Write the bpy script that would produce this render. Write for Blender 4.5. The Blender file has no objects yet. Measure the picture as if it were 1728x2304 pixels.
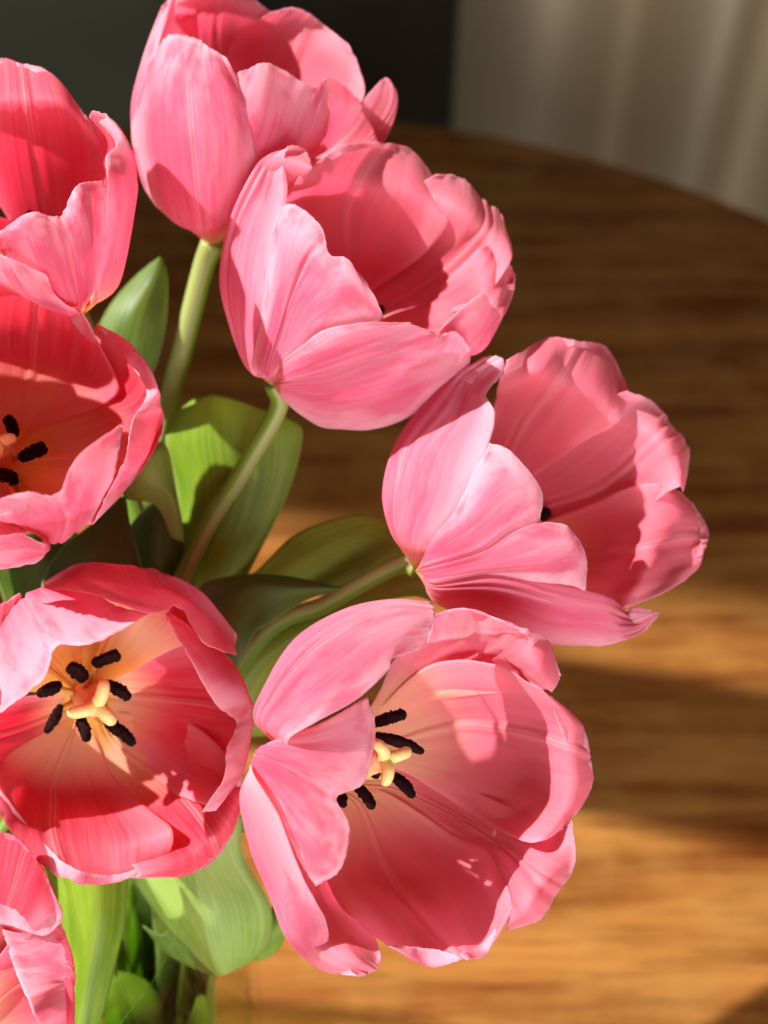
import bpy, bmesh, math, random
import numpy as np
from mathutils import Vector
random.seed(4); rng = np.random.default_rng(7)
S = bpy.context.scene; C = S.collection
R_ = math.radians
# ------------------------------------------------------------------ camera
PITCH = R_(50); CAMH = .53; FPX = 2781.0; D0 = .30; K = D0/FPX
fwd = np.array([0, math.cos(PITCH), -math.sin(PITCH)]); upv = np.array([0, math.sin(PITCH), math.cos(PITCH)]); rgt = np.array([1., 0, 0])
camp = np.array([0, 0, CAMH])
cam = bpy.data.cameras.new('camera'); co = bpy.data.objects.new('camera', cam); C.objects.link(co)
co.location = (0, 0, CAMH); co.rotation_euler = (R_(90)-PITCH, 0, 0)
cam.sensor_fit = 'VERTICAL'; cam.sensor_height = 24; cam.lens = 12/math.tan(R_(22.5)); cam.clip_start = .01; cam.clip_end = 50
cam.dof.use_dof = True; cam.dof.focus_distance = .293; cam.dof.aperture_fstop = cam.lens/5.0
S.camera = co
S.cycles.transparent_max_bounces = 32; S.cycles.max_bounces = 14; S.cycles.transmission_bounces = 12; S.cycles.diffuse_bounces = 6
S.view_settings.view_transform = 'Standard'; S.view_settings.look = 'None'; S.view_settings.exposure = 0.0
# ------------------------------------------------------------------ light
w = bpy.data.worlds.new('World'); S.world = w; w.use_nodes = True
w.node_tree.nodes['Background'].inputs[0].default_value = (1, .88, .78, 1); w.node_tree.nodes['Background'].inputs[1].default_value = .11
AZ = np.array([-.965, .22])/.9898; EL = R_(42)
tosun = np.array([AZ[0]*math.cos(EL), AZ[1]*math.cos(EL), math.sin(EL)])
def lamp(kind, name, loc, target, energy, col, **kw):
    l = bpy.data.lights.new(name, kind); l.energy = energy; l.color = col
    for k, v in kw.items(): setattr(l, k, v)
    o = bpy.data.objects.new(name, l); C.objects.link(o); o.location = loc
    o.rotation_euler = (Vector(loc)-Vector(target)).to_track_quat('Z', 'Y').to_euler(); return o
tgt = np.array([0, .25, .2])
lamp('SPOT', 'window_sunlight', tuple(tgt+tosun*4.5), tuple(tgt), 2450, (1, .94, .89), spot_size=R_(40), spot_blend=.1, shadow_soft_size=.034)
lamp('AREA', 'window_skylight', (-1.12, .05, 1.25), (0, .25, .15), 1.6, (.93, .97, 1), shape='RECTANGLE', size=1.1, size_y=1.5)
lamp('AREA', 'added_camera_side_fill', (.20, -1.0, .42), (0, .2, .28), 24, (1, .95, .92), shape='RECTANGLE', size=1.0, size_y=.8)  # invented soft fill from the camera side, brightens the petals more than the table
# ------------------------------------------------------------------ helpers
def P2W(x, y, z):                       # sculpting units (1 unit = .108 mm at 30 cm) to the world
    d = D0 - np.asarray(z, float)*K
    x = (np.asarray(x, float)-864)/FPX; y = -(np.asarray(y, float)-1152)/FPX
    return camp + d[..., None]*(fwd + x[..., None]*rgt + y[..., None]*upv)
def link_mesh(name, V, Fc, mat, parent=None, uv=None, smooth=True):
    me = bpy.data.meshes.new(name); me.from_pydata([tuple(map(float, v)) for v in V], [], Fc)
    if uv is not None:
        l = me.uv_layers.new(name='UVMap'); idx = np.empty(len(me.loops), dtype=np.int32); me.loops.foreach_get('vertex_index', idx)
        l.data.foreach_set('uv', np.asarray(uv, dtype=np.float32)[idx].ravel())
    if smooth: me.polygons.foreach_set('use_smooth', [True]*len(me.polygons))
    me.materials.append(mat); me.update()
    o = bpy.data.objects.new(name, me); C.objects.link(o)
    if parent is not None: o.parent = parent; o.matrix_parent_inverse = parent.matrix_world.inverted()
    return o
def thing(name, label, cat, loc, group=None):
    o = bpy.data.objects.new(name, None); C.objects.link(o); o.location = tuple(map(float, loc)); o.empty_display_size = .01
    o['label'] = label; o['category'] = cat
    if group: o['group'] = group
    bpy.context.view_layer.update(); return o
def crm(n, m):                          # uniform Catmull-Rom matrix, n control points -> m samples
    M = np.zeros((m, n)); t = np.linspace(0, n-1, m)
    for i, s in enumerate(t):
        k = min(int(s), n-2); f = s-k
        wts = [(-f+2*f*f-f**3)/2, (2-5*f*f+3*f**3)/2, (f+4*f*f-3*f**3)/2, (-f*f+f**3)/2]
        for j, ww in zip(range(k-1, k+3), wts):
            if j < 0: M[i, 0] += 2*ww; M[i, min(1, n-1)] -= ww
            elif j > n-1: M[i, n-1] += 2*ww; M[i, n-2] -= ww
            else: M[i, j] += ww
    return M
def noise1(x, seed, f):                 # smooth periodic-free 1-D noise
    r = np.random.default_rng(seed); out = 0*x
    for k in range(6): out = out+np.sin(x*f*(1+.57*k)+r.uniform(0, 6.3))*r.uniform(.3, 1)/(1+.5*k)
    return out/2
def shell(name, G, UV, th, mat, parent, outward):   # grid of world points -> closed thin shell
    nu, nv, _ = G.shape
    du = np.gradient(G, axis=0); dv = np.gradient(G, axis=1); N = np.cross(du, dv); N /= np.linalg.norm(N, axis=2, keepdims=True)+1e-12
    if outward is not None and (np.sum(N*outward)) < 0: N = -N; flip = True
    else: flip = False
    e = np.ones((nu, nv)); vv = np.linspace(-1, 1, nv); e *= np.clip((1-np.abs(vv))*14, .25, 1)[None]; e *= np.clip((1-np.linspace(0, 1, nu))*16, .25, 1)[:, None]
    T = (th*e)[..., None]*N/2
    V = np.concatenate([(G+T).reshape(-1, 3), (G-T).reshape(-1, 3)]); n = nu*nv; Fc = []
    for i in range(nu-1):
        for j in range(nv-1):
            a, b, c, d = i*nv+j, i*nv+j+1, (i+1)*nv+j+1, (i+1)*nv+j
            q = (a, d, c, b) if flip else (a, b, c, d)
            Fc.append(q); Fc.append(tuple(n+k for k in q[::-1]))
    ring = [i for i in range(nv)]+[i*nv+nv-1 for i in range(1, nu)]+[(nu-1)*nv+j for j in range(nv-2, -1, -1)]+[i*nv for i in range(nu-2, 0, -1)]
    for a, b in zip(ring, ring[1:]+ring[:1]):
        Fc.append((a, b, n+b, n+a) if flip else (b, a, n+a, n+b))
    uv = np.concatenate([UV.reshape(-1, 2), UV.reshape(-1, 2)+np.array([2.0, 0])])   # u shifted by 2 marks the inner face
    return link_mesh(name, V, Fc, mat, parent, uv)
def tube(name, pts, rad, mat, parent, n=14, m=40, rough=0, groove=0):
    pts = np.array(pts, float); M = crm(len(pts), m); c = M@pts; rr = M@np.broadcast_to(np.array(rad, float), (len(pts),)) if np.ndim(rad) else np.full(m, rad)
    t = np.gradient(c, axis=0); t /= np.linalg.norm(t, axis=1, keepdims=True)
    a = np.cross(t[0], [0.3, .2, 1.]); a /= np.linalg.norm(a); V = []; UV = []
    for i in range(m):
        a = a-t[i]*(a@t[i]); a /= np.linalg.norm(a); b = np.cross(t[i], a)
        for k in range(n):
            q = 2*math.pi*k/n; rk = rr[i]*(1+(rough*rng.normal() if rough else 0))*(1-groove*max(0, math.cos(q))**6-groove*max(0, -math.cos(q))**6); V.append(c[i]+rk*(a*math.cos(q)+b*math.sin(q))); UV.append((k/n, i/m))
    Fc = [(i*n+k, i*n+(k+1) % n, (i+1)*n+(k+1) % n, (i+1)*n+k) for i in range(m-1) for k in range(n)]
    Fc += [tuple(range(n))[::-1], tuple(range((m-1)*n, m*n))]
    return link_mesh(name, V, Fc, mat, parent, UV)
# ------------------------------------------------------------------ materials
class NT:
    def __init__(s, name):
        s.m = bpy.data.materials.new(name); s.m.use_nodes = True; s.t = s.m.node_tree; s.n = s.t.nodes; s.n.clear(); s.out = s.n.new('ShaderNodeOutputMaterial')
    def N(s, typ, ins={}, **kw):
        x = s.n.new('ShaderNode'+typ)
        for k, v in kw.items(): setattr(x, k, v)
        for k, v in ins.items():
            i = x.inputs[k]
            if hasattr(v, 'is_output') or isinstance(v, bpy.types.NodeSocket): s.t.links.new(v, i)
            else: i.default_value = v
        return x
    def math(s, op, a, b=0.0, c=0.0, clamp=False):
        x = s.n.new('ShaderNodeMath'); x.operation = op; x.use_clamp = clamp
        for i, v in enumerate((a, b, c)):
            if isinstance(v, bpy.types.NodeSocket): s.t.links.new(v, x.inputs[i])
            else: x.inputs[i].default_value = v
        return x.outputs[0]
    def mix(s, f, a, b):
        x = s.n.new('ShaderNodeMix'); x.data_type = 'RGBA'
        for i, v in ((0, f), (6, a), (7, b)):
            if isinstance(v, bpy.types.NodeSocket): s.t.links.new(v, x.inputs[i])
            else: x.inputs[i].default_value = v if i == 0 else (*v, 1)
        return x.outputs[2]
    def ss(s, x, a, b): return s.N('MapRange', {0: x, 1: a, 2: b, 3: 0.0, 4: 1.0}, interpolation_type='SMOOTHSTEP').outputs[0]
    def link(s, a, b): s.t.links.new(a, b)
def petal_mat(e0=.42, e1=.22, i1=(.88, .22, .31), i2=(.91, .38, .48), tcol=(1.0, .36, .48)):
    t = NT('tulip_petal'); uv = t.N('UVMap').outputs[0]; sp = t.N('SeparateXYZ', {0: uv}); U = sp.outputs[0]; V = sp.outputs[1]
    inner = t.math('GREATER_THAN', U, 1.0)
    us = t.math('SUBTRACT', U, t.math('MULTIPLY', inner, 2.0))            # across, -0.5 .. 0.5
    au = t.math('ABSOLUTE', us)
    oi = t.N('ObjectInfo').outputs['Random']
    geo = t.N('NewGeometry').outputs['Position']
    cv0 = t.N('CombineXYZ', {0: us, 1: V, 2: t.math('MULTIPLY', oi, 30.0)}).outputs[0]
    wn = t.N('TexNoise', {'Vector': t.N('Mapping', {0: cv0, 3: (5, 4, 1)}).outputs[0], 'Scale': 1.0, 'Detail': 3.0}).outputs[0]
    n4 = t.N('TexNoise', {'Vector': t.N('Mapping', {0: cv0, 1: (7, 3, 2), 3: (4.5, 3.2, 1)}).outputs[0], 'Scale': 1.0, 'Detail': 5.0, 'Roughness': .6}).outputs[0]
    usw = t.math('ADD', us, t.math('MULTIPLY', t.math('SUBTRACT', wn, .5), .07))
    cv = t.N('CombineXYZ', {0: usw, 1: V, 2: t.math('MULTIPLY', oi, 30.0)}).outputs[0]
    st = t.N('Mapping', {0: cv, 3: (46, 2.2, 1)}).outputs[0]
    stf = t.N('Mapping', {0: cv, 3: (150, 7, 1)}).outputs[0]
    n1 = t.N('TexNoise', {'Vector': st, 'Scale': 1.0, 'Detail': 4.0, 'Roughness': .6}).outputs[0]
    n2 = t.N('TexNoise', {'Vector': stf, 'Scale': 1.0, 'Detail': 2.0}).outputs[0]
    n3 = t.N('TexNoise', {'Vector': geo, 'Scale': 60.0, 'Detail': 3.0}).outputs[0]
    streak = t.ss(n1, .3, .75)
    # outside: deeper rose in the middle, pale lilac-pink toward rim and edges, cream at the very base
    edge = t.math('MAXIMUM', t.ss(t.math('ADD', V, t.math('MULTIPLY', n1, .12)), .62, 1.08), t.ss(au, .24, .5))
    oc = t.mix(edge, (.77, .19, .35), (.95, .65, .78))
    oc = t.mix(t.math('MULTIPLY', t.math('ADD', t.math('MULTIPLY', streak, .6), t.math('MULTIPLY', t.ss(n2, .45, .72), .4)), .75), oc, (.90, .48, .58))
    oc = t.mix(t.math('MULTIPLY', t.ss(n4, .44, .64), .75), oc, (.72, .12, .25))
    oc = t.mix(t.ss(V, .16, .02), oc, (.74, .66, .30))
    ic = t.mix(edge, i1, i2)
    ic = t.mix(t.math('MULTIPLY', t.math('MULTIPLY', streak, .4), t.ss(n4, .3, .6)), ic, (.92, .42, .48))
    ic = t.mix(t.math('MULTIPLY', t.ss(n4, .5, .7), .3), ic, (.78, .06, .13))
    bn = t.math('ADD', V, t.math('MULTIPLY', t.math('SUBTRACT', n1, .5), .16))
    ic = t.mix(t.ss(bn, e0, e1), ic, (.90, .64, .38))
    ic = t.mix(t.ss(bn, e1, e1-.14), ic, (.88, .58, .12))
    rim = t.math('MAXIMUM', t.ss(V, .955, 1.0), t.ss(au, .475, .5))  # pale petal rim, with the glint of sun through the edge painted in
    oc = t.mix(t.math('MULTIPLY', rim, .6), oc, (.95, .72, .80)); ic = t.mix(t.math('MULTIPLY', rim, .45), ic, (.95, .55, .62))
    # double pale midrib
    rib = t.math('MULTIPLY', t.ss(t.math('ABSOLUTE', t.math('SUBTRACT', au, .013)), .010, .002), t.ss(V, 1.0, .8))
    col = t.mix(inner, oc, ic)
    col = t.mix(t.math('MULTIPLY', rib, t.math('ADD', .22, t.math('MULTIPLY', n1, .35))), col, (.90, .55, .55))
    h = t.math('ADD', t.math('MULTIPLY', n1, .7), t.math('MULTIPLY', n2, .45))
    bump = t.N('Bump', {'Strength': .35, 'Distance': .0003, 'Height': h}).outputs[0]
    pr = t.N('BsdfPrincipled', {'Base Color': col, 'Roughness': .56, 'Specular IOR Level': .28, 'Normal': bump, 'Sheen Weight': .15, 'Sheen Roughness': .4})
    tc = t.mix(inner, t.mix(.5, col, (1.0, .36, .48)), t.mix(.5, col, tcol))
    tc = t.mix(t.ss(V, .34, .12), tc, (.95, .62, .25))
    tr = t.N('BsdfTranslucent', {'Color': tc, 'Normal': bump})
    mx = t.N('MixShader', {0: .62, 1: pr.outputs[0], 2: tr.outputs[0]}); t.link(mx.outputs[0], t.out.inputs[0]); return t.m
def leaf_mat(name, c1, c2, c3, trans=.38):
    t = NT(name); uv = t.N('UVMap').outputs[0]; sp = t.N('SeparateXYZ', {0: uv}); U = sp.outputs[0]; V = sp.outputs[1]
    us = t.math('SUBTRACT', U, t.math('MULTIPLY', t.math('GREATER_THAN', U, 1.0), 2.0)); oi = t.N('ObjectInfo').outputs['Random']
    cv = t.N('CombineXYZ', {0: us, 1: V, 2: t.math('MULTIPLY', oi, 30.0)}).outputs[0]
    n1 = t.N('TexNoise', {'Vector': t.N('Mapping', {0: cv, 3: (42, 1.3, 1)}).outputs[0], 'Scale': 1.0, 'Detail': 3.0}).outputs[0]
    n3 = t.N('TexNoise', {'Vector': t.N('Mapping', {0: cv, 3: (4, 3, 1)}).outputs[0], 'Scale': 1.0, 'Detail': 3.0}).outputs[0]
    col = t.mix(t.ss(n3, .35, .65), c1, c2); col = t.mix(t.math('MULTIPLY', t.ss(n1, .42, .7), .45), col, c3)
    col = t.mix(t.math('MULTIPLY', t.ss(t.math('ABSOLUTE', us), .46, .5), .7), col, (.45, .50, .18))
    bump = t.N('Bump', {'Strength': .4, 'Distance': .0005, 'Height': n1}).outputs[0]
    pr = t.N('BsdfPrincipled', {'Base Color': col, 'Roughness': .42, 'Normal': bump, 'Specular IOR Level': .45})
    tr = t.N('BsdfTranslucent', {'Color': t.mix(.5, col, (.35, .55, .03))})
    mx = t.N('MixShader', {0: trans, 1: pr.outputs[0], 2: tr.outputs[0]}); t.link(mx.outputs[0], t.out.inputs[0]); return t.m
def simple(name, col, rough=.5, sss=0, bumps=0, bscale=800, spec=.4, col2=None):
    t = NT(name); g = t.N('NewGeometry').outputs['Position']; n = t.N('TexNoise', {'Vector': g, 'Scale': float(bscale), 'Detail': 3.0}).outputs[0]
    c = t.mix(t.ss(n, .35, .65), col, col2 or col)
    pr = t.N('BsdfPrincipled', {'Base Color': c, 'Roughness': rough, 'Specular IOR Level': spec})
    if sss: pr.inputs['Subsurface Weight'].default_value = sss; pr.inputs['Subsurface Radius'].default_value = (1, .5, .2); pr.inputs['Subsurface Scale'].default_value = .002
    if bumps: t.link(t.N('Bump', {'Strength': bumps, 'Distance': .0006, 'Height': n}).outputs[0], pr.inputs['Normal'])
    t.link(pr.outputs[0], t.out.inputs[0]); return t.m
def wood_mat():
    t = NT('oiled_wood'); g = t.N('NewGeometry').outputs['Position']
    m = t.N('Mapping', {0: g, 2: (0, 0, R_(-9)), 3: (5.0, 52, 1)}).outputs[0]
    m2 = t.N('Mapping', {0: g, 2: (0, 0, R_(-9)), 3: (22, 330, 1)}).outputs[0]
    n = t.N('TexNoise', {'Vector': m, 'Scale': 1.0, 'Detail': 6.0, 'Roughness': .62, 'Distortion': .5}).outputs[0]
    f = t.N('TexNoise', {'Vector': m2, 'Scale': 1.0, 'Detail': 3.0}).outputs[0]
    b = t.N('TexNoise', {'Vector': g, 'Scale': 26.0, 'Detail': 4.0}).outputs[0]
    c = t.mix(t.ss(n, .3, .72), (.36, .155, .036), (.13, .030, .005)); c = t.mix(t.math('MULTIPLY', t.ss(f, .5, .75), .6), c, (.07, .018, .003)); c = t.mix(t.math('MULTIPLY', t.ss(b, .4, .7), .35), c, (.40, .21, .058))
    pr = t.N('BsdfPrincipled', {'Base Color': c, 'Roughness': .45, 'Specular IOR Level': .05, 'Normal': t.N('Bump', {'Strength': .25, 'Distance': .0006, 'Height': f}).outputs[0]})
    t.link(pr.outputs[0], t.out.inputs[0]); return t.m
PET = petal_mat()
PETW = petal_mat(.50, .30)
PETC = petal_mat(.58, .38, (.85, .04, .10), (.90, .30, .42), (1.0, .14, .17))  # crimson of the shaded cups put into the inner colour, likewise in the variants below
PETD = petal_mat(.53, .35, (.85, .035, .09), (.90, .30, .42), (1.0, .07, .13))
PETB = petal_mat(.40, .20, (.84, .08, .16), (.88, .30, .41), (1.0, .16, .27))
LEAF = leaf_mat('tulip_leaf', (.19, .35, .016), (.32, .50, .035), (.44, .60, .11), .5)
GLAUC = leaf_mat('glaucous_leaf', (.32, .50, .08), (.44, .62, .14), (.60, .72, .30), .5)
DARKL = leaf_mat('dark_green_leaf', (.065, .13, .014), (.10, .17, .02), (.15, .21, .04), .35)  # darker, duller green leaf colour
STEM = leaf_mat('tulip_stem', (.13, .27, .015), (.19, .35, .03), (.30, .44, .08), .3)
YELL = leaf_mat('yellow_green_leaf', (.28, .42, .04), (.42, .55, .07), (.58, .66, .2), .58)
MIDL = leaf_mat('mid_green_leaf', (.08, .17, .015), (.14, .25, .025), (.28, .36, .09), .45)
ANTH = simple('dark_pollen', (.007, .003, .004), .95, 0, 1.0, 3500, .03, (.038, .014, .013))
FIL = simple('filament', (.60, .36, .10), .5, .3)
STIG = simple('stigma', (.86, .66, .26), .45, .4, .3, 1500)
OVAR = simple('ovary', (.80, .46, .22), .45, .4)
# ------------------------------------------------------------------ tulip builder
PROF = (np.array([-.02, 0, .04, .1, .2, .32, .45, .6, .8, 1.0, 1.1, 1.18, 1.22]), np.array([0, .12, .36, .56, .76, .90, .97, 1.0, .97, .88, .72, .42, 0]))
class Tulip:
    def __init__(s, label, affine, base, axis, Rr, Hh, nf=1.0, mat=None, cat='tulip'):
        s.ax, s.ay, s.k = affine
        s.B = np.array([s.ax+base[0]*s.k, s.ay+base[1]*s.k, base[2]], float); a = np.array(axis, float); s.a = a/np.linalg.norm(a); s.R = Rr; s.H = Hh; s.nf = nf; s.mat = mat or PET
        s.e = thing('tulip', label, cat, P2W(*s.B), 'pink tulips in the bouquet'); s.n = 0
    def zcup(s, x, y, sd, kk):
        z = np.linspace(s.B[2]-900, s.B[2]+1100, 2001); dx = x-s.B[0]; dy = y-s.B[1]; dz = z-s.B[2]
        h = dx*s.a[0]+dy*s.a[1]+dz*s.a[2]; dist = np.sqrt(np.maximum(dx*dx+dy*dy+dz*dz-h*h, 0)); hh = h/(s.H*kk)
        r = np.interp(hh, *PROF)*s.R*kk; Fv = dist-r; Fv = Fv+np.where(hh < -.02, (-.02-hh)*s.H, 0)+np.where(hh > 1.22, (hh-1.22)*s.H, 0)
        ins = np.where(Fv < 0)[0]
        if len(ins) == 0: return z[np.argmin(Fv)]
        zf, zn = z[ins[0]], z[ins[-1]]; return (zf+zn)/2+sd*(zn-zf)/2*(s.nf if sd > 0 else 1)
    def petal(s, rows, k=1.0, seed=0, dz=0, wav=1.0, nu=72, nv=56, crease=1.0):
        s.n += 1; seed = int(abs(s.B[0])*7+s.n*13)
        R = [[tuple(map(float, p.split(','))) for p in r.split()] for r in rows.strip().split('|')]
        # rows: "x,y,s x,y,s|..." missing s repeats the previous one
        A = []; last = 1.0
        for r in R:
            rr = []
            for p in r:
                if len(p) > 2: last = p[2]
                rr.append((s.ax+p[0]*s.k, s.ay+p[1]*s.k, last))
            A.append(rr)
        A = np.array(A); Z = np.array([[s.zcup(p[0], p[1], p[2], k) for p in r] for r in A])+dz
        G = np.dstack([A[..., 0], A[..., 1], Z])
        r1 = G[0]; nb = r1.shape[0]; rows_ = []
        for fr, zz in ((.05, None), (.45, 1)):
            row = []
            for j in range(nb):
                x = s.B[0]+(r1[j, 0]-s.B[0])*fr; y = s.B[1]+(r1[j, 1]-s.B[1])*fr
                if zz is None: z = s.B[2]+(r1[j, 2]-s.B[2])*fr
                else:
                    zl = s.B[2]+(r1[j, 2]-s.B[2])*fr; z = s.zcup(x, y, A[0, j, 2], k); z = zl+np.clip(z-zl, -120, 120)*.7
                row.append((x, y, z))
            rows_.append(row)
        G = np.concatenate([np.array(rows_), G])
        Q = np.einsum('ia,abk->ibk', crm(G.shape[0], nu), G); Q = np.einsum('jb,ibk->ijk', crm(G.shape[1], nv), Q)
        W = P2W(Q[..., 0], Q[..., 1], Q[..., 2])
        t = np.linspace(0, 1, nu)[:, None]; v = np.linspace(-1, 1, nv)[None]
        du = np.gradient(W, axis=0); dv = np.gradient(W, axis=1); N = np.cross(du, dv); N /= np.linalg.norm(N, axis=2, keepdims=True)+1e-12
        cen = P2W(*(s.B+s.a*s.H*.5)); out = W-cen
        if np.sum(N*out) < 0: N = -N
        # midrib crease, longitudinal undulation, ruffled and slightly nibbled margin
        cre = -.0005*crease*np.exp(-(v/.05)**2)*np.clip(1.1-t, 0, 1)*np.clip(t*4, 0, 1)+.00035*crease*(np.exp(-((v-.10)/.05)**2)+np.exp(-((v+.10)/.05)**2))
        und = .00026*noise1(v*3+t*.8, seed, 2.2)*np.clip(t*2, 0, 1)+.00007*noise1(v*8+1.5*t, seed+1, 3.0)*np.clip(t*1.5, 0, 1)
        ruf = .00032*wav*(noise1(t*8, seed+2, 3)*np.clip((v-.7)/.3, 0, 1)**2+noise1(t*8, seed+3, 3)*np.clip((-v-.7)/.3, 0, 1)**2+noise1(v*6, seed+4, 3)*np.clip((t-.82)/.18, 0, 1)**2)
        W = W+N*(cre+und+ruf)[..., None]
        tang = dv/(np.linalg.norm(dv, axis=2, keepdims=True)+1e-9); tup = du/(np.linalg.norm(du, axis=2, keepdims=True)+1e-9)
        nib = .00015*wav*noise1(t*30, seed+5, 3)*(np.clip((np.abs(v)-.9)/.1, 0, 1))*np.sign(v)*np.clip(t*2-.6, 0, 1)
        nip = .00018*wav*noise1(v*22, seed+6, 3)*np.clip((t-.93)/.07, 0, 1)
        W = W+tang*nib[..., None]+tup*nip[..., None]
        UV = np.dstack([np.broadcast_to(v/2, (nu, nv)), np.broadcast_to(t, (nu, nv))])
        return shell('petal', W, UV, .00030, s.mat, s.e, out)
    def pos(s, x, y, h):                # a point at this image place, at fraction h up the cup
        x = s.ax+x*s.k; y = s.ay+y*s.k; dx = x-s.B[0]; dy = y-s.B[1]
        dz = (h*s.H-dx*s.a[0]-dy*s.a[1])/s.a[2]; return np.array([x, y, s.B[2]+dz])
    def stamens(s, L, h=(.34, .5), w=16, foot=.16):
        for (x0, y0, x1, y1) in L:
            e = thing_child('stamen', s.e, P2W(*s.B))
            p0 = s.pos(x0, y0, h[0]); p1 = s.pos(x1, y1, h[1]); mid = (p0+p1)/2; mid += np.array([3, -3, 5])
            pts = [P2W(*(p0*(1-q)+p1*q+np.array([4, -3, 6])*math.sin(q*3.1+.3))) for q in (0, .12, .5, .88, 1)]
            an = tube('anther', pts, [w*.6*K, w*rng.uniform(.85, 1.1)*K, w*rng.uniform(.95, 1.2)*K, w*rng.uniform(.8, 1.05)*K, w*.4*K], ANTH, e, 20, 36, .11, .38)
            f0 = s.B+s.a*s.H*.03+(p0-s.B)*foot; tube('filament', [P2W(*f0), P2W(*((f0+p0)/2+s.a*8)), P2W(*(p0*.9+p1*.1))], [11*K, 9*K, 5*K], FIL, e, 8, 14)
    def pistil(s, ov, lobes, c, rad=34, h=.42):
        e = thing_child('pistil', s.e, P2W(*s.B)); pc = s.pos(*c, h)
        f0 = s.B+s.a*s.H*.02; top = pc-s.a*14
        tube('ovary', [P2W(*f0), P2W(*(f0*.6+top*.4)), P2W(*top)], [rad*.8*K, rad*K, rad*.62*K], OVAR, e, 18, 24)
        for (x, y) in lobes:
            q = s.pos(x, y, h+.03); tube('stigma', [P2W(*top), P2W(*((pc+q)/2+s.a*8)), P2W(*q), P2W(*(q-s.a*16+(q-pc)*.12))], [rad*.42*K, rad*.38*K, rad*.34*K, rad*.16*K], STIG, e, 12, 20, .02)
    def stem(s, pts, rad=25, mat=None):
        P = [s.B+s.a*6]+[np.array(p, float) for p in pts]
        Wp = [P2W(*p) if len(p) == 3 and abs(p[2]) > 1 else np.array(p) for p in P]
        tube('stem', Wp, [rad*1.15*K, rad*K]+[rad*K]*(len(P)-2), mat or STEM, s.e, 18, 60)
    def leaf(s, rows, zoom, mat=None, nu=44, nv=22, th=.0007):
        ax, ay, k = zoom; G = []
        for r in rows.strip().split('|'):
            G.append([(ax+float(p.split(',')[0])*k, ay+float(p.split(',')[1])*k, float(p.split(',')[2])) for p in r.split()])
        G = np.array(G); Q = np.einsum('ia,abk->ibk', crm(G.shape[0], nu), G); Q = np.einsum('jb,ibk->ijk', crm(G.shape[1], nv), Q)
        W = P2W(Q[..., 0], Q[..., 1], Q[..., 2]); t = np.linspace(0, 1, nu)[:, None]; v = np.linspace(-1, 1, nv)[None]
        UV = np.dstack([np.broadcast_to(v/2, (nu, nv)), np.broadcast_to(t, (nu, nv))])
        return shell('leaf', W, UV, th, mat or LEAF, s.e, None)
def thing_child(name, parent, loc):
    o = bpy.data.objects.new(name, None); C.objects.link(o); o.parent = parent; o.empty_display_size = .004
    bpy.context.view_layer.update(); o.matrix_parent_inverse = parent.matrix_world.inverted(); o.location = tuple(map(float, loc)); bpy.context.view_layer.update(); return o
VX, VY = -.105, .135                     # foot of the vase on the table
def vase_pt(dx, dy, z): return np.array([VX+dx, VY+dy, z])
Z9 = (0, 540, .6028); Z8 = (0, 1800, .422)
# ---- A : top tulip, seen from the side
A = Tulip('topmost pink tulip, seen from its side on a long stem, cut by the top edge', (250, 0, .422), (540, 1310, -560), (89, -426, 180), 258, 480)
A.petal('420,700,-1 560,720 700,700|360,250 560,200 800,250|340,40 580,-20 840,120|380,-60 600,-120 845,62')
A.petal('640,800,-1 850,780 1000,800,-.7 1100,820,-.3|620,300,-1 850,380 1080,430,-.8 1340,540,-.2|690,170,-1 900,180 1130,260,-.8 1325,370,-.3|850,65,-.9 1000,45 1150,145,-.8 1270,240,-.5', .97)
A.petal('300,1000,.6 180,1000,0 350,900,-.8 480,850,-1|230,600,.6 108,620,0 300,500,-.8 470,500,-1|250,250,.5 165,330,0 330,200,-.6 470,250,-.8|330,-30,.2 270,40,0 380,-40,-.3 460,40,-.5', 1.0)
A.petal('900,1000,-.3 1000,1020,0 1000,1050,.3|1180,760,-.3 1330,800,0 1300,860,.4|1350,530,-.4 1480,640,0 1440,780,.3|1400,470,-.3 1520,500,0 1510,620,.2|1440,430,-.2 1470,415,0 1500,450,.1', .98)
A.petal('480,1000,1 620,1020 760,1020 880,980,.9 960,920,.5|560,700,1 760,720 950,770 1080,760 1200,770,.6|620,480,1 820,500 1020,590,.95 1160,560,1 1340,590,.4|680,385,1 850,340 1070,460,.95 1170,408,.9 1320,520,.5', 1.0)
A.petal('230,1080,.2 330,1150,.8 480,1170,1 620,1130 730,1040,.8|120,800,.15 250,780,.8 440,780,1 640,780 800,860,.9|125,560,.2 230,500,.7 420,500,1 600,480 785,690,.9|195,330,.3 290,330,.75 430,350,.95 560,370,1 700,480,.9|275,215,.4 330,180,.6 470,215,.7 520,250,.85 620,310,.9', 1.07)
# ---- B : upper left
B = Tulip('upper of two pink tulips cropped by the left edge, its tall back petal deep red', (0, 100, .3165), (560, 1950, -330), (-110, -350, 364), 240, 490, 1.0, PETB)
B.petal('100,1300,-1 200,1350 350,1350 550,1300,-.9 600,1300,-.8|-200,800,-1 50,800 250,800 550,850 760,980,-.8|-250,450,-1 20,420 200,430 480,460 700,690,-.8|-180,200,-1 0,118,-.95 165,163 370,215,-.9 615,515,-.8|-150,260,-.6 0,152,-.8 165,167,-.85 300,240,-.75 615,540,-.7', .95)
B.petal('600,1500,-.7 760,1600,-.3 850,1680,0 660,1800,.7|650,1000,-.7 850,1100,-.4 960,1120,0 745,1350,.6|650,800,-.7 850,900,-.3 965,950,0 762,1000,.6|640,650,-.7 830,700,-.3 938,780,0 755,800,.3|632,540,-.6 740,540,-.2 870,630,0 825,705,.2|635,510,-.5 665,472,-.3 760,512,0 700,545,.05', 1.03)
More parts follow.
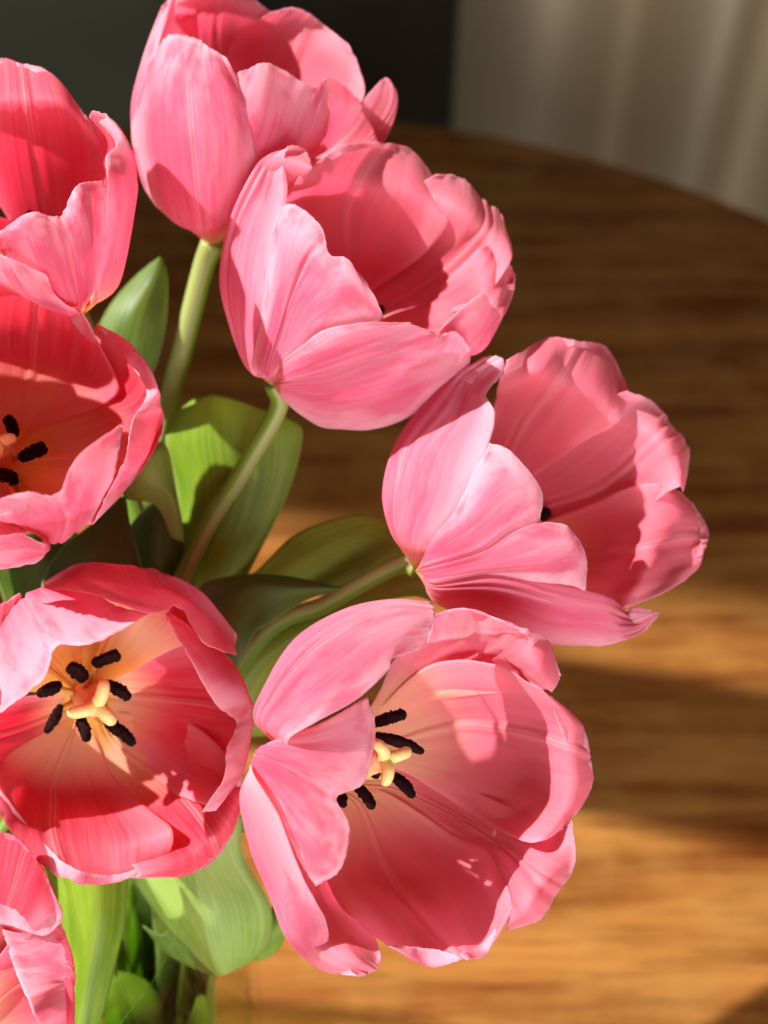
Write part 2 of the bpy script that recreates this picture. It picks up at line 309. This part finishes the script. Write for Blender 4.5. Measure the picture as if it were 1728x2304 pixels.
B.petal('200,1720,.7 420,1800,1 560,1800 640,1750 700,1680,.7|0,1480,.8 250,1450,1 500,1500 640,1400 745,1400,.7|-50,1380,.9 200,1300,1 450,1290,.95 600,1150,1 760,1100,.7|-20,1345,.9 220,1193,1 432,1222,.9 545,1005,.95 735,965,.75', 1.03)
B.petal('300,1850,.8 420,1900,1 560,1900|-200,1600,.9 150,1750,1 400,1790|-250,1450,.9 0,1490,1 330,1640', 1.10)
B.petal('200,1300,-1 50,1300 -100,1400,-.6|-350,1100,-.8 -450,1100,0 -500,1300,.6|-500,500,-.5 -600,500,0 -600,700,.5', 1)
B.stamens([(250, 1330, 190, 1190)], (.3, .42), 13)
# ---- C : left middle
Cc = Tulip('open pink tulip cropped by the left edge at mid height, anthers on a yellow centre', (0, 600, .3165), (10, 1420, -260), (10, -150, 340), 330, 410, 1.4, PETC)
Cc.petal('-100,1150,-1 40,1100 150,1080 250,1100 300,1150|-250,800 0,750 220,780 450,830 700,1000|-300,450 -30,420 250,450 560,520 850,880|-250,180,-.95 0,90 270,165 530,250 770,690|-250,260,-.75 0,160 270,190,-.87 500,385,-.78 745,655,-.85', .95)
Cc.petal('300,1000,-1 450,1050 550,1250 600,1450,-.5 560,1600,0 450,1750,.5|600,650,-1 850,850 1000,1050 1100,1200,0 950,1480,.5 640,1830,.8|680,420,-1 940,575,-.9 1115,850,-.5 1120,1080,0 1010,1400,.6 700,1755,.9|690,425,-.9 870,610,-.8 1042,895,-.3 940,1090,.2 885,1370,.7 740,1665,.9', 1.03)
Cc.petal('150,1800,.4 260,1900 400,1960 500,1900 560,1840|0,1800,1 220,1820 480,1800 600,1700 760,1600|-40,1740 200,1690 440,1700 600,1500 840,1350|-60,1670 190,1600 405,1612 560,1340 875,1108', 1.05)
Cc.petal('330,1960,.9 345,1990,.8 325,2022,.5|150,1900,.95 150,2000,.8 130,2132,.5|-80,1922,.95 -80,2030,.8 -80,2146,.5', 1.10)
Cc.petal('-100,1300,-1 -150,1150 -120,1050|-700,1500,-.2 -850,1100 -700,700|-330,1600,1.2 -380,1100 -300,400', 1)
Cc.petal('260,1560,-1 60,1620 -200,1580 -350,1450|250,1870,-.3 0,1950 -350,1850 -600,1500|0,1800,.8 -100,1850 -400,1700 -600,1400', 1)
Cc.stamens([(95, 1210, 45, 1062), (140, 1365, 325, 1280), (0, 1480, 112, 1515), (-60, 1200, -120, 1080), (-130, 1400, -260, 1450)], (.36, .5), 14)
Cc.pistil(None, [(80, 1225), (-60, 1200), (-20, 1330)], (0, 1260), 38, .5)
# ---- D : centre
D = Tulip('large pink tulip in the centre opening to the upper right, above a slanting olive stem', (450, 280, .452), (365, 1300, -330), (264, -321, 240), 275, 490, .7)
D.petal('560,900,-1 650,900 740,850 800,860 860,830|430,420 560,480 720,480 950,620 1110,650|480,280 620,280 790,290 1060,340 1235,480|560,210 710,108 905,108 1070,150 1218,370|600,205,-.8 740,140 905,118,-.9 1055,178,-.87 1205,345,-.93', .93)
D.petal('700,800,-1 820,850 950,900 980,950 1000,1000|850,520 1080,620 1230,720 1300,800 1350,900,-.9|1050,330 1270,420 1420,520 1490,600 1543,690,-.7|1175,245,-.95 1300,265 1425,385,-.85 1490,430 1535,545,-.7', 1.0)
D.petal('900,950,-1 950,1000,-.7 1100,1100,-.3 1150,1150,.4|1100,900,-1 1200,900,-.9 1370,1140,0 1160,1060,.7|1260,750,-1 1380,800,-.8 1490,990,0 1300,915,.6|1380,625,-1 1470,700,-.7 1555,850,0 1450,808,.5|1440,602,-.9 1490,605,-.7 1568,760,-.1 1525,810,.3', .95)
D.petal('300,1150,-.5 200,1120,0 240,1200,.5 340,1230,.9|260,800,-.5 105,820,0 200,850,.7 380,950,1|300,550,-.6 135,530,0 230,560,.7 400,650,1|450,350,-.6 245,270,0 320,330,.6 435,330,1|550,230,-.5 350,155,0 370,200,.4 412,190,.7|555,188,-.3 520,122,-.1 440,113,.1 415,180,.4', .98)
D.petal('262,1190,.7 300,1200,.9 330,1205,1 350,1215 380,1210 430,1170|310,930,.8 360,940,1 410,930 470,880 590,950 700,1030|340,700,.8 410,690,1 480,690 560,730,.97 720,850,1 900,1000|362,520,.8 440,520,1 540,570 610,680,.95 750,750,1 888,895|400,405,.8 480,402,.95 605,510,.95 645,645,.92 730,668,.95 835,795,.95', 1.03)
D.petal('400,1190,.9 430,1250,1 430,1310,.8 420,1380,.2|510,1100,1 620,1180 640,1320,.8 600,1500,0|620,1022,1 800,1120 860,1250,.9 860,1517,0|800,988,1 960,1070 1040,1200,.9 1110,1415,0|930,985,1 1110,1020 1200,1150,.9 1300,1240,.2|1050,990,1 1152,1058,.95 1270,1030,.9 1360,1130,.5', 1.10)
D.stamens([(820, 1000, 912, 905)], (.3, .42), 13)
# ---- E : right
E = Tulip('rightmost pink tulip, opening toward the right over the bare table top', (820, 720, .482), (240, 1170, -330), (366, -205, 280), 318, 500, .5)
E.petal('450,900,-1 520,900 560,850 620,830 700,800|600,420 640,480 750,480 880,590 1000,580|620,320 800,250 900,290 1080,350 1190,470|660,190 850,88 995,112 1130,140 1225,320|655,258,-.8 855,154,-.86 995,124,-.92 1100,168,-.9 1217,300,-.96', .94)
E.petal('600,760,-1 700,850 760,900 800,960 820,1020|850,500 1020,640 1100,780 1100,900 1130,1000|1050,390 1230,480 1360,560 1420,680 1440,790|1225,330,-.95 1350,383,-.9 1442,492,-.88 1518,610,-.85 1487,803,-.9', 1.02)
E.petal('820,950,-1 800,1050 850,1150 900,1250|1060,860 1100,1000 1100,1190 1100,1320,-.9|1230,782,-1 1300,950 1300,1165 1210,1343,-.8|1360,765,-1 1460,900 1440,1135 1390,1277,-.8|1450,790,-1 1560,920 1545,1105 1500,1210,-.8|1520,840,-1 1602,985 1577,1085 1568,1140,-.8|1530,865,-.93 1572,1000,-.93 1552,1090,-.95 1530,1138,-.9', .95)
E.petal('190,1000,-.5 120,980,0 200,1000,.7 360,1050,1|180,750,-.5 88,800,0 250,800,.8 490,920,1|270,550,-.5 150,570,0 320,600,.8 545,710,1|400,400,-.5 300,370,0 430,450,.8 608,450,.95|500,300,-.4 430,250,0 500,300,.6 568,345,.8|560,200,-.2 560,172,0 645,178,.2 652,250,.5', .98)
E.petal('330,1010,.9 310,1060,1 300,1110 300,1150 310,1190 315,1210 320,1230|440,860,.9 480,920,1 500,1020 540,1080 560,1140 565,1170 560,1190|500,720,.9 600,750,1 660,900 680,990,.97 800,1090,1 840,1150 780,1220|560,620,.9 700,720,1 780,830 780,950,.95 930,1020,1 990,1120 960,1240|580,572,.9 690,618,1 830,800,.95 825,932,.92 950,965,.95 1038,1115 1030,1265', 1.03)
E.petal('350,1200,.8 340,1225,1 330,1270,.9 340,1330,.4|620,1180,.8 620,1192,1 600,1300,.9 600,1430,.2|900,1230,.8 900,1243,1 900,1380,.9 880,1512,.1|1120,1290,.8 1120,1298,1 1100,1400,.9 1080,1520,.1|1215,1350,.5 1215,1358,.8 1200,1430,.7 1200,1499,.1|1270,1338,.2 1236,1393,.6 1290,1420,.5 1300,1454,.2|1340,1355,0 1345,1363,.2 1376,1362,.2 1378,1375,.1', 1.0)
E.stamens([(780, 950, 868, 885)], (.3, .42), 13)
# ---- F : bottom centre
Ff = Tulip('widest open pink tulip low in the middle, its yellow stigma lit by the sun', (520, 1320, .5063), (400, 850, -170), (215, -10, 360), 385, 470, .28, PETW)
Ff.petal('640,500,-1 720,480 760,490 800,500 900,520|720,330 880,300 1050,330 1200,380 1350,460|820,220 1000,200 1200,260 1330,350 1425,468|890,130,-.95 1050,98 1275,185 1400,235 1464,400|870,250,-.8 1040,227,-.83 1282,203,-.92 1350,287,-.9 1452,398,-.95', 1.02)
Ff.petal('700,800,-1 730,860 780,920 800,960 800,990|1000,880 1100,1040 1150,1120 1150,1180 1150,1250|1430,1060 1400,1180 1350,1280 1290,1380 1220,1450|1514,1040,-.95 1530,1230 1457,1355 1370,1480 1225,1532', 1.04)
Ff.petal('480,1000,-1 530,1000 580,980 640,950 700,920|400,1330 560,1280 680,1240 850,1150 1000,1110|540,1480 720,1450 820,1430 1050,1330 1150,1180|690,1590 880,1682 1015,1640 1130,1610 1250,1400|720,1590,-.88 880,1607,-.83 1015,1632,-.9 1120,1582,-.88 1238,1420,-.95', .97)
Ff.petal('640,560,-1 680,640 700,700 710,760 700,800|880,350 950,520 1000,620 1000,800 900,900|1150,342 1250,520 1300,650 1280,880 1130,1050|1350,440 1480,600 1490,710 1480,950 1330,1137|1440,500 1560,620 1590,745 1597,900 1470,1085|1425,530,-.9 1490,690,-.86 1562,765,-.9 1552,900,-.88 1460,1080,-.95', .95)
Ff.petal('90,800,.7 50,900,.1 150,900,-.6 250,900,-.9|210,1010,.7 85,1160,.1 300,1150,-.7 380,1150,-1|320,1290,.6 170,1370,0 380,1380,-.6 480,1400,-1|420,1480,.5 250,1570,0 440,1500,-.4 580,1500,-.8|440,1630,.3 400,1700,0 530,1640,-.1 640,1560,-.5|500,1655,.1 560,1727,0 640,1705,0 668,1640,-.2', 1.04)
Ff.petal('200,690,.8 160,700,1 130,715 110,740,.9 100,760 95,780,.8 85,800,.6|400,605,.9 370,680,1 300,750 250,800 240,880 230,960,.9 180,950,.7|550,520,.9 560,650,1 480,800 400,890,.97 400,1000 360,1150 290,1190,.8|605,490,.9 642,640,1 590,870,.97 470,937,.93 525,1060,.95 490,1250,.95 375,1333,.85', .98)
Ff.petal('130,620,-.3 110,600,0 170,640,.5 250,690,.8|200,450,-.3 150,450,0 260,520,.7 380,600,1|330,250,-.3 290,240,0 420,370,.7 560,500,1|520,140,-.3 500,110,0 600,230,.7 700,370,.9|720,90,-.3 700,62,0 780,150,.6 722,318,.8|840,85,-.2 890,72,0 905,140,.3 840,280,.6', 1.06)
Ff.stamens([(600, 620, 782, 562), (640, 662, 858, 735), (705, 835, 815, 935), (545, 880, 635, 985), (470, 950, 500, 960), (600, 790, 650, 840)], (.36, .5), 12.5)
Ff.pistil(None, [(780, 735), (690, 860), (650, 700)], (690, 765), 37, .60)
# ---- G : bottom left
Gg = Tulip('pink tulip low left, seen straight into its deep red cup with seven dark anthers', (0, 1240, .3617), (520, 900, -310), (85, 75, 400), 300, 430, 1.2, PETD)
Gg.petal('350,880,-1 300,980 330,1080 380,1150|80,900 0,1060 40,1220 130,1400|-180,800 -260,1030 -250,1280 -100,1500|-240,780,-.3 -290,1050 -280,1350 -150,1600', .98)
Gg.petal('750,1000,-1 770,1130 740,1220 660,1280 540,1300|1150,1050 1180,1350 1100,1500 900,1620 600,1650|1450,1300 1450,1500 1300,1750 1150,1880 850,1990|1500,1350 1492,1620 1350,1888 1150,2012 820,2030|1480,1400,-.8 1425,1690,-.83 1342,1880,-.9 1130,1950,-.88 850,2018,-.95', 1.02)
Gg.petal('350,1080,-1 400,1100 450,1120 520,1100 570,1100|50,1260 200,1350 340,1400 520,1400 700,1390|0,1400 150,1530 330,1580 610,1600 900,1590|-20,1500 120,1680 330,1760 700,1800 1070,1730|-20,1580 150,1850 420,2033 730,2044 1060,1865|0,1480,-.85 210,1745,-.83 450,1965,-.88 740,2010,-.95 1050,1868,-.98', .95)
Gg.petal('750,700,-1 780,750 800,800 820,900 820,1000 800,1080 760,1150|980,480 1100,700 1230,850 1300,950 1280,1150 1200,1350 1050,1480|1060,390,-.3 1400,640 1530,850 1565,1000 1545,1220 1490,1400 1330,1600|1020,385,.35 1190,690 1340,950,.3 1472,1068,0 1405,1235,.25 1395,1400 1255,1625,0', 1.0)
Gg.petal('150,500,-.8 50,600|130,268,-.2 -100,400|90,340,.3 -80,600', 1.02)
Gg.petal('-100,850,-.8 50,600 200,450 350,400 500,400|-60,650,-.2 30,420 150,285 280,225 500,200|0,850,.7 120,600 250,430 450,400 700,330|0,1010,1 270,795 352,598,.92 590,572,1 948,383', 1.0)
Gg.petal('350,350,-.8 500,330 700,330 850,380 950,480 1100,600|268,205,-.2 480,92 750,88 1000,140 1230,255 1440,500|285,215,.5 520,180 850,240 1110,270 1300,430 1465,590|290,228,.9 550,267 940,386 1115,352,.85 1255,560,.9 1476,652,.7', 1.06)
Gg.stamens([(520, 800, 425, 715), (580, 705, 745, 640), (365, 845, 232, 890), (655, 830, 812, 918), (372, 970, 285, 1130), (485, 1040, 545, 1185), (650, 1060, 840, 1205)], (.36, .46), 14)
Gg.pistil(None, [(645, 835), (460, 1003), (690, 1050)], (605, 965), 43, .5)
# ---- H : bottom left corner
Hh = Tulip('pink tulip cut by the bottom left corner of the photo, dark crimson inside', (0, 1800, .422), (-330, 1450, -260), (0, -30, 400), 262, 430, 1.0, PETB)
Hh.petal('-100,1000,-1 -60,1100 -60,1300|-20,850 60,1050 40,1400|120,700 330,1000 300,1500|200,700,-.3 392,1000 360,1500', .95)
Hh.petal('-350,1000,-1 -220,900 -100,1000|-500,700 -250,600 -60,750|-550,450 -250,400 50,600|-550,400,0 -250,350 100,560', .95)
Hh.petal('-60,900,-.8 50,950 60,1100 80,1300|200,640,-.3 330,800 350,1000 350,1300|325,655,0 386,870 393,1100 393,1350|200,712,.4 290,900,.3 350,1050 360,1300|12,688,.8 85,920 185,1150 300,1350', 1.0)
Hh.petal('-300,500,-.8 -50,550 100,600 180,700|-350,250,-.2 30,178 215,355 318,600|-300,450,.5 10,460,.5 200,540 333,620|-300,640,.9 20,663 225,725 325,655', 1.07, crease=0, wav=.5)
# ---- unseen tulip added left of the frame to shade the open left bloom
Ii = Tulip('pink tulip added to shade the open left tulip, unseen just outside the left edge of the photo', (0, 0, 1), (-430, 930, -90), (60, -330, 220), 215, 390)
def cup_petal(T, ph, hw, k):
    ax = T.a; e1 = np.cross(ax, [0, 0, 1.]); e1 /= np.linalg.norm(e1); e2 = np.cross(ax, e1); nu, nv = 40, 30
    t = np.linspace(0, 1, nu)[:, None]; v = np.linspace(-1, 1, nv)[None]; h = t*1.08*k-.06*k*(t**3)*v*v
    wv = hw*np.sqrt(np.clip(1-(2*t-1.0)**4*.75, 0, 1))*v; r = np.interp(h, *PROF)*T.R*k
    p = T.B+(h*T.H)[..., None]*ax+(r*np.cos(ph+wv))[..., None]*e1+(r*np.sin(ph+wv))[..., None]*e2
    W = P2W(p[..., 0], p[..., 1], p[..., 2]); UV = np.dstack([np.broadcast_to(v/2, (nu, nv)), np.broadcast_to(t, (nu, nv))])
    shell('petal', W, UV, .0003, T.mat, T.e, W-P2W(*(T.B+ax*T.H*.5)))
for q in range(6): cup_petal(Ii, q*math.pi/3+.3, .72, 1.0 if q % 2 else .93)
Ii.stem([(-380, 1050, -300), vase_pt(-.03, .0, .19), vase_pt(.02, .01, .012)], 25)
# ---- stems (down into the vase)
A.stem([(455, 610, -600), (410, 790, -680), (365, 980, -760), vase_pt(.0, .02, .14), vase_pt(.01, -.01, .012)], 29)
B.stem([(260, 1000, -620), (330, 1450, -640), vase_pt(-.02, .03, .17), vase_pt(.0, -.02, .012)], 26)
Cc.stem([(-70, 1200, -480), vase_pt(-.03, .01, .17), vase_pt(.015, .0, .012)], 26)
D.stem([(625, 922, -360), (540, 1070, -420), (430, 1260, -500), vase_pt(.01, .03, .18), vase_pt(-.01, -.02, .012)], 24)
E.stem([(905, 1268, -350), (740, 1355, -400), (560, 1470, -460), vase_pt(.03, .01, .19), vase_pt(-.02, .0, .012)], 23)
Ff.stem([(600, 1830, -480), (400, 1930, -580), vase_pt(.03, .02, .12), vase_pt(-.025, -.01, .012)], 24)
Gg.stem([(200, 1640, -420), vase_pt(-.01, -.01, .2), vase_pt(.0, .02, .012)], 24)
Hh.stem([(30, 2250, -420), vase_pt(-.03, -.02, .2), vase_pt(.02, -.02, .012)], 24)
# ---- leaves
A.leaf('400,520,-640 470,520,-600 560,520,-620|350,400,-640 470,400,-600 590,450,-620|400,260,-640 500,270,-590 622,300,-620|500,140,-640 560,150,-600 626,150,-620|585,70,-630 598,64,-620 612,75,-630', Z9, MIDL)
D.leaf('640,1500,-620 700,1500,-590 800,1500,-620|640,1250,-600 760,1250,-540 930,1240,-570|660,950,-580 850,960,-500 1070,960,-540|618,730,-560 840,740,-470 1125,770,-520|700,610,-540 830,600,-470 1112,685,-510|780,586,-530 840,592,-480 975,652,-500', Z9)
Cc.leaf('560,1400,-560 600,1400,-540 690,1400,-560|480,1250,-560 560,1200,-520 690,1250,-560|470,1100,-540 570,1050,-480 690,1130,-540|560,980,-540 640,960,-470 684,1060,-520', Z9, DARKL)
Cc.leaf('640,1110,-440 665,1120,-450 686,1128,-460|580,990,-410 640,960,-400 680,1060,-450|470,965,-400 580,900,-370 655,920,-430|460,900,-400 560,820,-360 630,790,-420|500,820,-420 560,770,-390 600,750,-440', Z9, GLAUC)
E.leaf('800,1330,-560 830,1400,-540 870,1480,-560|950,1240,-520 1000,1300,-490 1040,1380,-510|1100,1100,-500 1180,1200,-460 1250,1300,-490|1290,1030,-480 1350,1130,-450 1400,1260,-480|1400,1030,-480 1450,1120,-460 1500,1200,-480|1452,1060,-480 1480,1110,-475 1492,1160,-480', Z9, YELL)  # lighter leaf colour stands in for sunlight that flowers block here
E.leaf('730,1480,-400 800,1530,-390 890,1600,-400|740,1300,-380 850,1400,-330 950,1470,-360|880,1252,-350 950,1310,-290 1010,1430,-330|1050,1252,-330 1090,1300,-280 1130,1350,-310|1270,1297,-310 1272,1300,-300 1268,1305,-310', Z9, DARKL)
E.leaf('760,1800,-560 860,1850,-540 1000,1850,-560|850,1600,-500 930,1640,-480 1060,1620,-520|950,1490,-480 1080,1500,-450 1200,1480,-500|1150,1370,-470 1280,1390,-440 1400,1360,-490|1400,1270,-460 1480,1300,-440 1540,1330,-480|1560,1235,-460 1600,1260,-450 1640,1360,-470', Z9, YELL)  # sunlit look put into the colour, as on the leaf above
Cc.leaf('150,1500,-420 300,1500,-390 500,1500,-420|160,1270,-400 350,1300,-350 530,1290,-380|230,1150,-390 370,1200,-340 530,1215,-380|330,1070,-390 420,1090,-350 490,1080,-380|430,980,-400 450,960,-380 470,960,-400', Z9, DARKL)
A.leaf('480,1500,-620 520,1500,-600 560,1500,-620|515,1230,-560 540,1230,-540 555,1225,-560|520,1120,-560 538,1110,-540 552,1150,-560|545,1000,-560 570,990,-545 580,1020,-560', Z9, GLAUC)
B.leaf('60,1500,-640 150,1500,-620 240,1500,-640|0,1300,-600 150,1300,-560 300,1300,-600|-60,1150,-580 120,1100,-540 300,1120,-580|-20,950,-600 100,930,-590 180,950,-600', Z9, DARKL)  # leaf-shaped dark backing added for the shaded gap between the left tulips
Gg.leaf('200,300,-330 400,280,-280 690,300,-330|260,420,-320 480,420,-260 683,430,-310|300,640,-310 500,650,-250 665,660,-300|330,850,-310 480,860,-260 622,850,-300|300,1100,-310 440,1100,-270 555,1120,-300|280,1400,-320 400,1400,-290 450,1400,-320', Z8, LEAF)
Ff.leaf('640,60,-420 900,50,-380 1290,80,-420|670,350,-440 950,300,-390 1300,300,-430|860,640,-460 1080,560,-400 1440,560,-470|1010,800,-480 1140,760,-430 1440,760,-520|1150,935,-500 1200,930,-470 1330,870,-530', Z8, GLAUC)
Ff.leaf('760,670,-540 850,720,-530 900,690,-530|860,790,-550 920,780,-530 990,790,-520|960,860,-550 1020,870,-530 1070,860,-520|1150,940,-520 1152,943,-518 1156,945,-515', Z8, DARKL)
Ff.leaf('1460,560,-560 1520,560,-540 1600,600,-560|1370,700,-560 1450,700,-530 1540,690,-550|1330,790,-560 1400,790,-540 1490,790,-560|1350,850,-560 1380,860,-550 1420,845,-560', Z8, LEAF)
# ------------------------------------------------------------------ vase with water
def glass_mat(name, ior, col, rough=0.0):
    t = NT(name); f = t.N('Fresnel', {'IOR': ior}); tr = t.N('BsdfTransparent', {'Color': (*col, 1)}); gl = t.N('BsdfGlossy', {'Roughness': rough})
    ff = t.math('MINIMUM', t.math('MULTIPLY', f.outputs[0], t.math('SUBTRACT', 1.0, t.N('NewGeometry').outputs['Backfacing'])), .45)
    g = t.N('MixShader', {0: ff, 1: tr.outputs[0], 2: gl.outputs[0]}); t.link(g.outputs[0], t.out.inputs[0]); return t.m
def lathe(name, prof, cx, cy, mat, parent=None, n=72, dimple=0):
    V = []; 
    for (r, z) in prof:
        for k in range(n):
            q = 2*math.pi*k/n; rr = r*(1+dimple*math.sin(q*9+z*60)*math.sin(z*140)); V.append((cx+rr*math.cos(q), cy+rr*math.sin(q), z))
    m = len(prof); Fc = [(i*n+k, i*n+(k+1) % n, (i+1)*n+(k+1) % n, (i+1)*n+k) for i in range(m-1) for k in range(n)]
    if prof[0][0] > 1e-5: Fc.append(tuple(range(n))[::-1])
    if prof[-1][0] > 1e-5: Fc.append(tuple(range((m-1)*n, m*n)))
    return link_mesh(name, V, Fc, mat, parent)
vs = thing('vase', 'clear glass vase of water holding the tulip stems, bottom left, out of focus', 'vase', (VX, VY, 0))
zs = np.linspace(.004, .21, 30); ro = .043+.022*np.sin(np.clip(zs/.21, 0, 1)*2.6)
prof = [(.0005, .0015), (ro[0]-.004, .0015)]+[(float(r), float(z)) for r, z in zip(ro, zs)]+[(float(ro[-1]-.001), .212)]+[(float(r-.003), float(z)) for r, z in list(zip(ro, zs))[::-1] if z > .012]+[(.0005, .012)]
lathe('glass_body', prof, VX, VY, glass_mat('clear_glass', 1.45, (.97, .985, .96)), vs, dimple=.006)
wz = [z for z in zs if z < .165]
lathe('water', [(.0005, .0125)]+[(float(r-.0036), float(z)) for r, z in zip(ro, zs) if .012 < z < .165]+[(.0005, .165)], VX, VY, glass_mat('water', 1.33, (.93, .96, .82), .02), vs)
# cut stem ends and lower leaves standing in the vase belong to the tulips above
r2 = np.random.default_rng(11)
for i, tl in enumerate([A, B, Cc, D, E, Ff, Gg, Hh]):
    for q in range(5):
        a0 = r2.uniform(-1.9, 1.3) if q > 2 else r2.uniform(-1.1, .9); rad = r2.uniform(.022, .045) if q > 2 else r2.uniform(.040, .056); cx, cy = rad*math.cos(a0), rad*math.sin(a0)
        wd0 = r2.uniform(.005, .010); tw = a0+r2.uniform(-.9, .9); tx, ty = -math.sin(tw)*wd0, math.cos(tw)*wd0; top = r2.uniform(.15, .2) if q > 2 else r2.uniform(.10, .165); G = []
        for zz, wd in ((.02, .35), (.3, .8), (.55, 1.1), (.8, .9), (.93, .5), (1.0, .08)):
            z = .02+(top-.02)*zz if zz > .02 else .02
            f = .55+.45*min(z/.15, 1); G.append([vase_pt(cx*f+tx*wd*k, cy*f+ty*wd*k, z+.003*k*k) for k in (-1, 0, 1)])
        G = np.array(G); Q = np.einsum('ia,abk->ibk', crm(6, 30), G); Q = np.einsum('jb,ibk->ijk', crm(3, 10), Q)
        UV = np.dstack([np.broadcast_to(np.linspace(-.5, .5, 10)[None], (30, 10)), np.broadcast_to(np.linspace(0, 1, 30)[:, None], (30, 10))])
        shell('leaf', Q, UV, .0007, [YELL, LEAF, YELL, GLAUC][(i+q) % 4], tl.e, None)
# ------------------------------------------------------------------ setting
def struct(o): o['kind'] = 'structure'; return o
WOOD = wood_mat()
tb = thing('table', 'round brown wooden table, sunlit at the front and in shade at the back', 'table', (-.08, .30, -.74))
tp = [(.0005, -.028), (.515, -.028), (.537, -.022), (.545, -.012), (.543, -.004), (.537, 0), (.0005, 0)]
lathe('table_top', tp, -.08, .30, WOOD, tb, n=180)
lathe('table_base', [(.0005, -.745), (.25, -.745), (.25, -.72), (.06, -.69), (.045, -.5), (.05, -.1), (.12, -.0285), (.0005, -.0285)], -.08, .30, WOOD, tb)
def boxm(name, x0, x1, y0, y1, z0, z1, mat, parent=None):
    V = [(x, y, z) for x in (x0, x1) for y in (y0, y1) for z in (z0, z1)]
    return link_mesh(name, V, [(0, 1, 3, 2), (4, 6, 7, 5), (0, 4, 5, 1), (2, 3, 7, 6), (0, 2, 6, 4), (1, 5, 7, 3)], mat, parent, smooth=False)
struct(boxm('floor', -3, 3, -2, 3, -.80, -.75, simple('floor_boards', (.07, .05, .035), .5)))
struct(boxm('back_wall', -1.3, 3, 1.75, 1.85, -.75, 2.4, simple('grey_green_wall', (.24, .265, .19), .8)))
PAINT = simple('window_paint', (.5, .5, .47), .6)
ww = [(-2., -.75, -.75, 2.9), (-.745+0, 0, 0, 0)]
WALLX0, WALLX1 = -1.30, -1.20; JY = lambda z: .655-.07*(z-1.19)
def slant():
    V = [(x, y, z) for x in (WALLX0, WALLX1) for (y, z) in ((JY(-.75), -.75), (1.75, -.75), (1.75, 3.0), (JY(3.0), 3.0))]
    return link_mesh('window_wall', V, [(0, 1, 2, 3), (7, 6, 5, 4), (0, 4, 5, 1), (1, 5, 6, 2), (2, 6, 7, 3), (3, 7, 4, 0)], PAINT, None, smooth=False)
struct(slant()); struct(boxm('window_wall', WALLX0, WALLX1, -2, -.9, -.75, 3.0, PAINT))
struct(boxm('window_wall', WALLX0, WALLX1, -.9, .70, -.75, .1, PAINT)); struct(boxm('window_wall', WALLX0, WALLX1, -.9, .10, 2.75, 3.0, PAINT))
caster = lathe('unseen_shadow_caster', [(.0005, 0), (.036, 0), (.036, .60), (.030, .615), (.0005, .615)], -.45, .416, simple('stoneware', (.25, .22, .18), .5))  # placed out of view only to throw the shadow band on the table
caster['label'] = 'tall slim stoneware column, added out of view to cast the shadow band on the table'; caster['category'] = 'vase'
# curtain: hanging folds behind the table
def curtain(name, label, x0, x1, y, col, seed, amp, par=None):
    t = NT('curtain_cloth_'+name); g = t.N('NewGeometry').outputs['Position']
    n = t.N('TexNoise', {'Vector': g, 'Scale': 500.0, 'Detail': 2.0}).outputs[0]
    pr = t.N('BsdfPrincipled', {'Base Color': (*col, 1), 'Roughness': .9, 'Normal': t.N('Bump', {'Strength': .3, 'Distance': .001, 'Height': n}).outputs[0]})
    t.link(pr.outputs[0], t.out.inputs[0])
    nx, nz = 220, 30; X = np.linspace(x0, x1, nx)[None]; Zt = np.linspace(0, 1, nz)[:, None]
    ph = (X-x0)*34+seed; Y = y+amp*(np.sin(ph)+.5*np.sin(ph*.47+1))+.0*Zt; XX = X+0*Zt+.012*np.sin(ph*.8+2)*(1-Zt)
    W = np.dstack([XX, Y+0*Zt, -.74+Zt*2.6+0*X]); UV = np.dstack([X+0*Zt, Zt+0*X])
    o = shell(name, W, UV, .002, t.m, None, None); o['label'] = label; o['category'] = 'curtain'; return o
curtain('curtain', 'beige curtain hanging in soft folds behind the table at the upper right', .088, 1.1, 1.22, (.62, .52, .35), 2.2, .075)
curtain('curtain', 'dark brown folded sheet filling the dark gap between the grey-green wall and the beige curtain', -.20, .075, 1.32, (.045, .035, .022), .3, .02)  # dark sheet closing the gap left of the beige curtain
